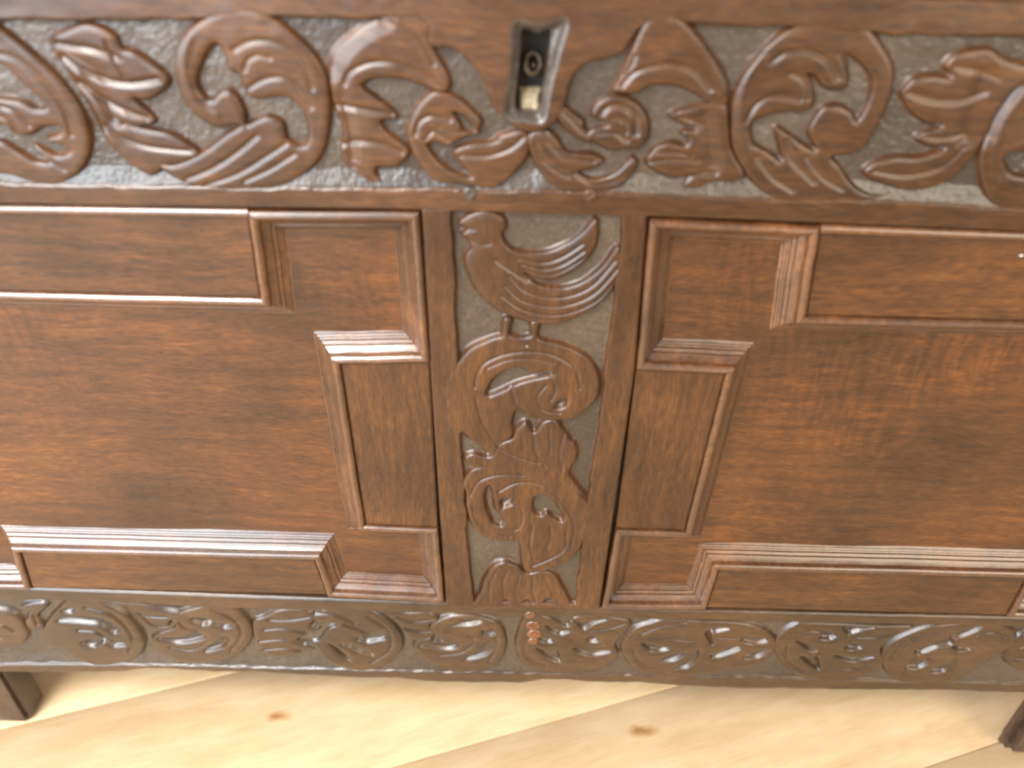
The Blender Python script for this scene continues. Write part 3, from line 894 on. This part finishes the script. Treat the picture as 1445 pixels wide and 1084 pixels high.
bscroll([(535, 862), (570, 866), (606, 866), (620, 878), (606, 884), (616, 894), (602, 904), (586, 906), (572, 898), (556, 876)], [], [[(560, 872), (584, 878), (610, 876)], [(572, 888), (590, 892), (606, 892)]], 'carved_leaf', seed=37)
bscroll([(640, 870), (676, 872), (706, 884), (714, 910), (704, 936), (676, 948), (640, 950), (604, 936), (584, 916), (590, 904), (612, 900), (606, 886), (620, 876)],
        [[(592, 912), (618, 910), (646, 910), (640, 917), (618, 918)], [(656, 932), (676, 920), (690, 906), (699, 911), (692, 922), (674, 930)], [(680, 892), (696, 894), (700, 898), (684, 898)], [(604, 896), (612, 900), (626, 908), (612, 906)], [(636, 884), (660, 878), (682, 878), (662, 884)]],
        [[(650, 876), (690, 884), (702, 910), (690, 934)], [(630, 890), (650, 894), (668, 902)], [(620, 926), (650, 922), (668, 910)]], seed=38)
bscroll([(745, 868), (772, 872), (800, 886), (812, 872), (860, 872), (890, 880), (880, 896), (868, 912), (872, 926), (850, 944), (810, 952), (770, 950), (738, 938), (728, 915), (732, 890)],
        [[(756, 916), (770, 920), (784, 918), (790, 935), (772, 929)], [(809, 916), (834, 920), (862, 921), (838, 927), (820, 924)], [(804, 876), (826, 880), (856, 876), (838, 882), (824, 890), (816, 884)], [(770, 884), (786, 892), (804, 892), (790, 897), (776, 892)], [(752, 898), (768, 897), (780, 906), (768, 908)], [(828, 903), (838, 900), (844, 906), (832, 909)]],
        [[(832, 892), (860, 888), (880, 882)], [(740, 910), (744, 930), (770, 942)], [(800, 900), (820, 912), (850, 912)]], seed=39)
bscroll([(990, 878), (940, 876), (914, 882), (894, 890), (877, 912), (882, 930), (904, 952), (950, 960), (1000, 954), (1022, 948), (1056, 944), (1084, 930), (1096, 914), (1092, 900), (1074, 888), (1040, 880)],
        [[(905, 909), (924, 913), (944, 917), (930, 921), (916, 919)], [(930, 936), (946, 926), (966, 924), (952, 934)], [(952, 945), (972, 932), (986, 919), (984, 932), (970, 944)], [(1004, 926), (1022, 920), (1034, 914), (1046, 917), (1024, 926), (1008, 930)], [(996, 894), (1010, 888), (1030, 889), (1012, 894), (1004, 896), (1006, 912), (1000, 904)], [(1046, 906), (1062, 901), (1084, 906), (1064, 911)], [(1050, 930), (1066, 922), (1086, 918), (1070, 930)]],
        [[(905, 896), (930, 886), (966, 880)], [(900, 904), (940, 902), (975, 906)], [(894, 918), (904, 938), (940, 950)], [(1010, 900), (1032, 902), (1056, 902)]], seed=40)
bscroll([(1180, 882), (1128, 882), (1100, 898), (1093, 914), (1102, 934), (1128, 956), (1170, 964), (1215, 958), (1246, 940), (1244, 916), (1262, 900), (1290, 886), (1240, 884)],
        [[(1130, 928), (1144, 930), (1153, 928), (1157, 947), (1142, 939)], [(1178, 926), (1206, 930), (1234, 929), (1210, 935), (1190, 932)], [(1124, 906), (1138, 910), (1153, 920), (1140, 918)], [(1157, 902), (1168, 895), (1180, 897), (1172, 904)], [(1190, 886), (1212, 888), (1234, 887), (1214, 892), (1198, 896)], [(1193, 916), (1204, 910), (1217, 916), (1204, 919)]],
        [[(1120, 896), (1150, 892), (1180, 900)], [(1112, 912), (1112, 934), (1136, 950)], [(1210, 900), (1236, 900), (1262, 894)], [(1170, 940), (1200, 946), (1230, 938)]], seed=41)
bscroll([(1400, 880), (1350, 882), (1314, 886), (1270, 902), (1246, 922), (1246, 940), (1266, 962), (1320, 970), (1350, 962), (1372, 948), (1400, 930), (1430, 912), (1434, 894)],
        [[(1292, 920), (1318, 910), (1342, 903), (1344, 911), (1322, 916), (1300, 924)], [(1342, 900), (1364, 892), (1388, 885), (1378, 893), (1354, 902)], [(1280, 943), (1298, 936), (1312, 930), (1310, 938), (1296, 945)], [(1314, 950), (1326, 942), (1340, 941), (1332, 950)], [(1344, 914), (1360, 914), (1370, 918), (1354, 920)]],
        [[(1258, 930), (1280, 906), (1330, 892)], [(1290, 930), (1276, 952)], [(1380, 898), (1400, 894), (1420, 900)], [(1350, 930), (1340, 950)]], seed=42)
bscroll([(1430, 905), (1450, 896), (1500, 900), (1510, 950), (1460, 952), (1424, 940), (1420, 924)], [], [[(1440, 915), (1470, 912)], [(1434, 930), (1470, 934)]], seed=43)
for i, (px, py, r) in enumerate(((748, 868, 9), (752, 883, 12), (754, 895, 12), (752, 905, 9))):
    motif('worn_bead', [(px + r * 0.95 * math.cos(a), py + r * 0.55 * math.sin(a)) for a in np.linspace(0, 2 * math.pi, 9)[:-1]], bottom_rail, [], [], M_worn, top=0.0012, w=0.003, step=0.0006, seed=50 + i)

# ============================================================ panels, blocks and mitred mouldings
YF = 0.0122
PROF = [(0.0000, 0.0040), (0.0000, 0.0004), (0.0005, -0.0010), (0.0016, -0.0021), (0.0030, -0.0024), (0.0044, -0.0019), (0.0056, -0.0008), (0.0061, 0.0006), (0.0063, 0.0027),
        (0.0070, 0.0027), (0.0080, 0.0037), (0.0092, 0.0049), (0.0104, 0.0059), (0.0105, 0.0072), (0.0112, 0.0071), (0.0130, 0.0084), (0.0131, 0.0096),
        (0.0138, 0.0094), (0.0148, 0.0101), (0.0149, 0.0107), (0.0153, 0.0103), (0.0166, 0.0112), (0.0167, 0.0119), (0.0172, 0.0114), (0.0186, 0.0123), (0.0192, 0.0127), (0.0193, 0.0136)]


def isect(p, d, q, e):
    den = d[0] * e[1] - d[1] * e[0]
    if abs(den) < 1e-9:
        return q
    s = ((q[0] - p[0]) * e[1] - (q[1] - p[1]) * e[0]) / den
    return p + d * s


def moulding_ring(poly, kk, parent):
    poly = [np.array(p, float) for p in poly]
    n = len(poly)
    A = 0.5 * sum(poly[i][0] * poly[(i + 1) % n][1] - poly[(i + 1) % n][0] * poly[i][1] for i in range(n))
    sg = 1 if A > 0 else -1
    d, nn = [], []
    for i in range(n):
        v = poly[(i + 1) % n] - poly[i]
        v = v / np.linalg.norm(v)
        d.append(v)
        nn.append(np.array([-v[1], v[0]]) * sg)

    def corner(i, s):
        a, b = (i - 1) % n, i
        return isect(poly[a] + nn[a] * s * kk[a], d[a], poly[b] + nn[b] * s * kk[b], d[b])
    for i in range(n):
        L = np.linalg.norm(poly[(i + 1) % n] - poly[i])
        ns = max(2, int(L / 0.006))
        wobs = np.interp(np.linspace(0, 1, ns + 1), np.linspace(0, 1, 9), rng.standard_normal(9) * 0.00018)
        wear = np.abs(np.interp(np.linspace(0, 1, ns + 1), np.linspace(0, 1, max(3, ns // 2)), rng.standard_normal(max(3, ns // 2)))) * 0.00018
        gapw = 0.00012
        rows = []
        for s, y in PROF:
            a, b = corner(i, s), corner((i + 1) % n, s)
            dd = (b - a) / max(np.linalg.norm(b - a), 1e-9)
            a, b = a + dd * gapw, b - dd * gapw
            row = []
            for j in range(ns + 1):
                f = j / ns
                q = a * (1 - f) + b * f + nn[i] * (wobs[j] * (0 < j < ns))
                yy = y + (wear[j] if 0.0075 < s < 0.0185 else 0)
                row.append((q[0], yy, q[1]))
            rows.append(row)
        V = [p for r in rows for p in r]
        m = ns + 1
        Fc = []
        for r in range(len(rows) - 1):
            for j in range(ns):
                q = (r * m + j, r * m + j + 1, (r + 1) * m + j + 1, (r + 1) * m + j)
                Fc.append(q if sg > 0 else q[::-1])
        link('moulding', mesh_np('moulding', V, Fc), M_mould, parent, True, 20)


def prism(name, poly, y0, y1, mat, parent, shrink=0.0004, bev=0.0009):
    import bmesh
    poly = [np.array(p, float) for p in poly]
    c = sum(poly) / len(poly)
    bm = bmesh.new()
    fr = [bm.verts.new((p[0] + np.sign(c[0] - p[0]) * shrink, y0, p[1] + np.sign(c[1] - p[1]) * shrink)) for p in poly]
    f = bm.faces.new(fr)
    ex = bmesh.ops.extrude_face_region(bm, geom=[f])
    for g in ex['geom']:
        if isinstance(g, bmesh.types.BMVert):
            g.co.y = y1
    bmesh.ops.recalc_face_normals(bm, faces=bm.faces[:])
    eds = [e for e in bm.edges if all(abs(w.co.y - y0) < 1e-6 for w in e.verts)]
    bmesh.ops.bevel(bm, geom=eds, offset=bev, segments=3, affect='EDGES')
    me = bpy.data.meshes.new(name)
    bm.to_mesh(me)
    bm.free()
    return link(name, me, mat, parent, True, 40)


def mir(p, cx):
    return np.array([2 * cx - p[0], p[1]])


def build_panel(core, cx, left):
    """core: dict of the traced corners nearest the centre stile; the far half mirrors it"""
    T1, T2, A3, A4, A5, A6, A7, A8, A9, TB = core
    far = [mir(p, cx) for p in core]
    ring = [T1, T2, A3, A4, A5, A6, A7, A8, A9, far[8], far[7], far[6], far[5], far[4], far[3], far[2], far[1], far[0], far[9], TB]
    kk = [1.0] * len(ring)
    xs_ = [p[0] for p in ring]
    zs_ = [p[1] for p in ring]
    x0, x1, z0, z1 = min(xs_) - 0.01, max(xs_) + 0.01, min(zs_) - 0.01, max(zs_) + 0.008
    gx, gz = np.meshgrid(np.linspace(x0, x1, 150), np.linspace(z0, z1, 90))
    gy = YF + noise2(gx.shape, 22, 5 if left else 9) * 0.00028 + noise2(gx.shape, 5, 6) * 0.00004
    pan = link('sunk_panel', grid_mesh('sunk_panel', gx, gy, gz), M_panel, chest)
    moulding_ring(ring, kk, chest)
    prism('raised_block', [T1, TB, far[9], far[0]], 0.0008, 0.014, M_block, chest)
    prism('raised_block', [A3, A4, A5, A6], 0.0008, 0.014, M_blockv, chest)
    prism('raised_block', [A8, A9, far[8], far[7]], 0.0008, 0.014, M_block, chest)
    prism('raised_block', [far[2], far[3], far[4], far[5]], 0.0008, 0.014, M_blockv, chest)
    return ring


ring_l = build_panel(list(Lc), cxl, True)
ring_r = build_panel(list(Rc), cxr, False)

# small bead along the underside of the top rail, over the upper blocks
for r, far in ((ring_l, 17), (ring_r, 17)):
    a, b = r[0], r[far]
    x0, x1 = min(a[0], b[0]), max(a[0], b[0])
    n = 60
    V, Fc = [], []
    pr = [(0.0006, 0.0032), (-0.0004, 0.0028), (-0.0014, 0.0018), (-0.0018, 0.0004), (-0.0016, -0.0010), (-0.0008, -0.0022), (0.0012, -0.0026), (0.006, -0.0026)]
    for j in range(n + 1):
        x = x0 + (x1 - x0) * j / n
        z = fz(rail_lo, x) - 0.0036 if (rail_lo[0][0] <= x <= rail_lo[0][-1]) else a[1] + 0.0
        for yy, dz in pr:
            V.append((x, yy, z + dz))
    m = len(pr)
    for j in range(n):
        for k in range(m - 1):
            Fc.append((j * m + k, j * m + k + 1, (j + 1) * m + k + 1, (j + 1) * m + k))
    link('bead_strip', mesh_np('bead_strip', V, Fc), M_mould, chest)

# ============================================================ corner stiles with legs, carcase
xl_in = 2 * cxl - Lc[6][0] - 0.0015
xr_in = 2 * cxr - Rc[6][0] + 0.0015
zr = P(722, 300)[1]
bw = 0.11
box('corner_stile', xl_in - bw, xl_in, 0.0006, 0.045, 0.10, Z_TOP, M_stile, chest)
box('corner_stile', xr_in, xr_in + bw, 0.0006, 0.045, 0.10, Z_TOP, M_stile, chest)
lgl, lgr = P(50, 1034), P(1421, 1062)


def leg(x0, x1):
    box('leg', x0, x1, 0.001, 0.034, 0.0, 0.14, M_leg, chest, 0.004, 4)


leg(lgl[0] - 0.075, lgl[0])
fr_, bk_ = PF(1411, 1067), PF(1398, 1038)
lx_ = 0.5 * (fr_[0] + bk_[0])
box('leg', lx_, lx_ + 0.075, fr_[1], bk_[1], 0.0, 0.113, M_leg, chest, 0.009, 6)

# pale flecks of old paint
for px, py, s, a in ((744, 489, 0.0015, -0.6), (1442, 361, 0.0016, 0.3)):
    c = P(px, py)
    V = [(c[0], -0.0012, c[1])]
    k = 9
    for j in range(k):
        q = 2 * math.pi * j / k
        r = s * (0.75 + 0.5 * random.random())
        ex, ez = r * math.cos(q), r * 0.4 * math.sin(q)
        V.append((c[0] + ex * math.cos(a) - ez * math.sin(a), 0.0004, c[1] + ex * math.sin(a) + ez * math.cos(a)))
    link('paint_fleck', mesh_np('paint_fleck', V, [(0, 1 + j, 1 + (j + 1) % k) for j in range(k)]), M_fleck, chest)
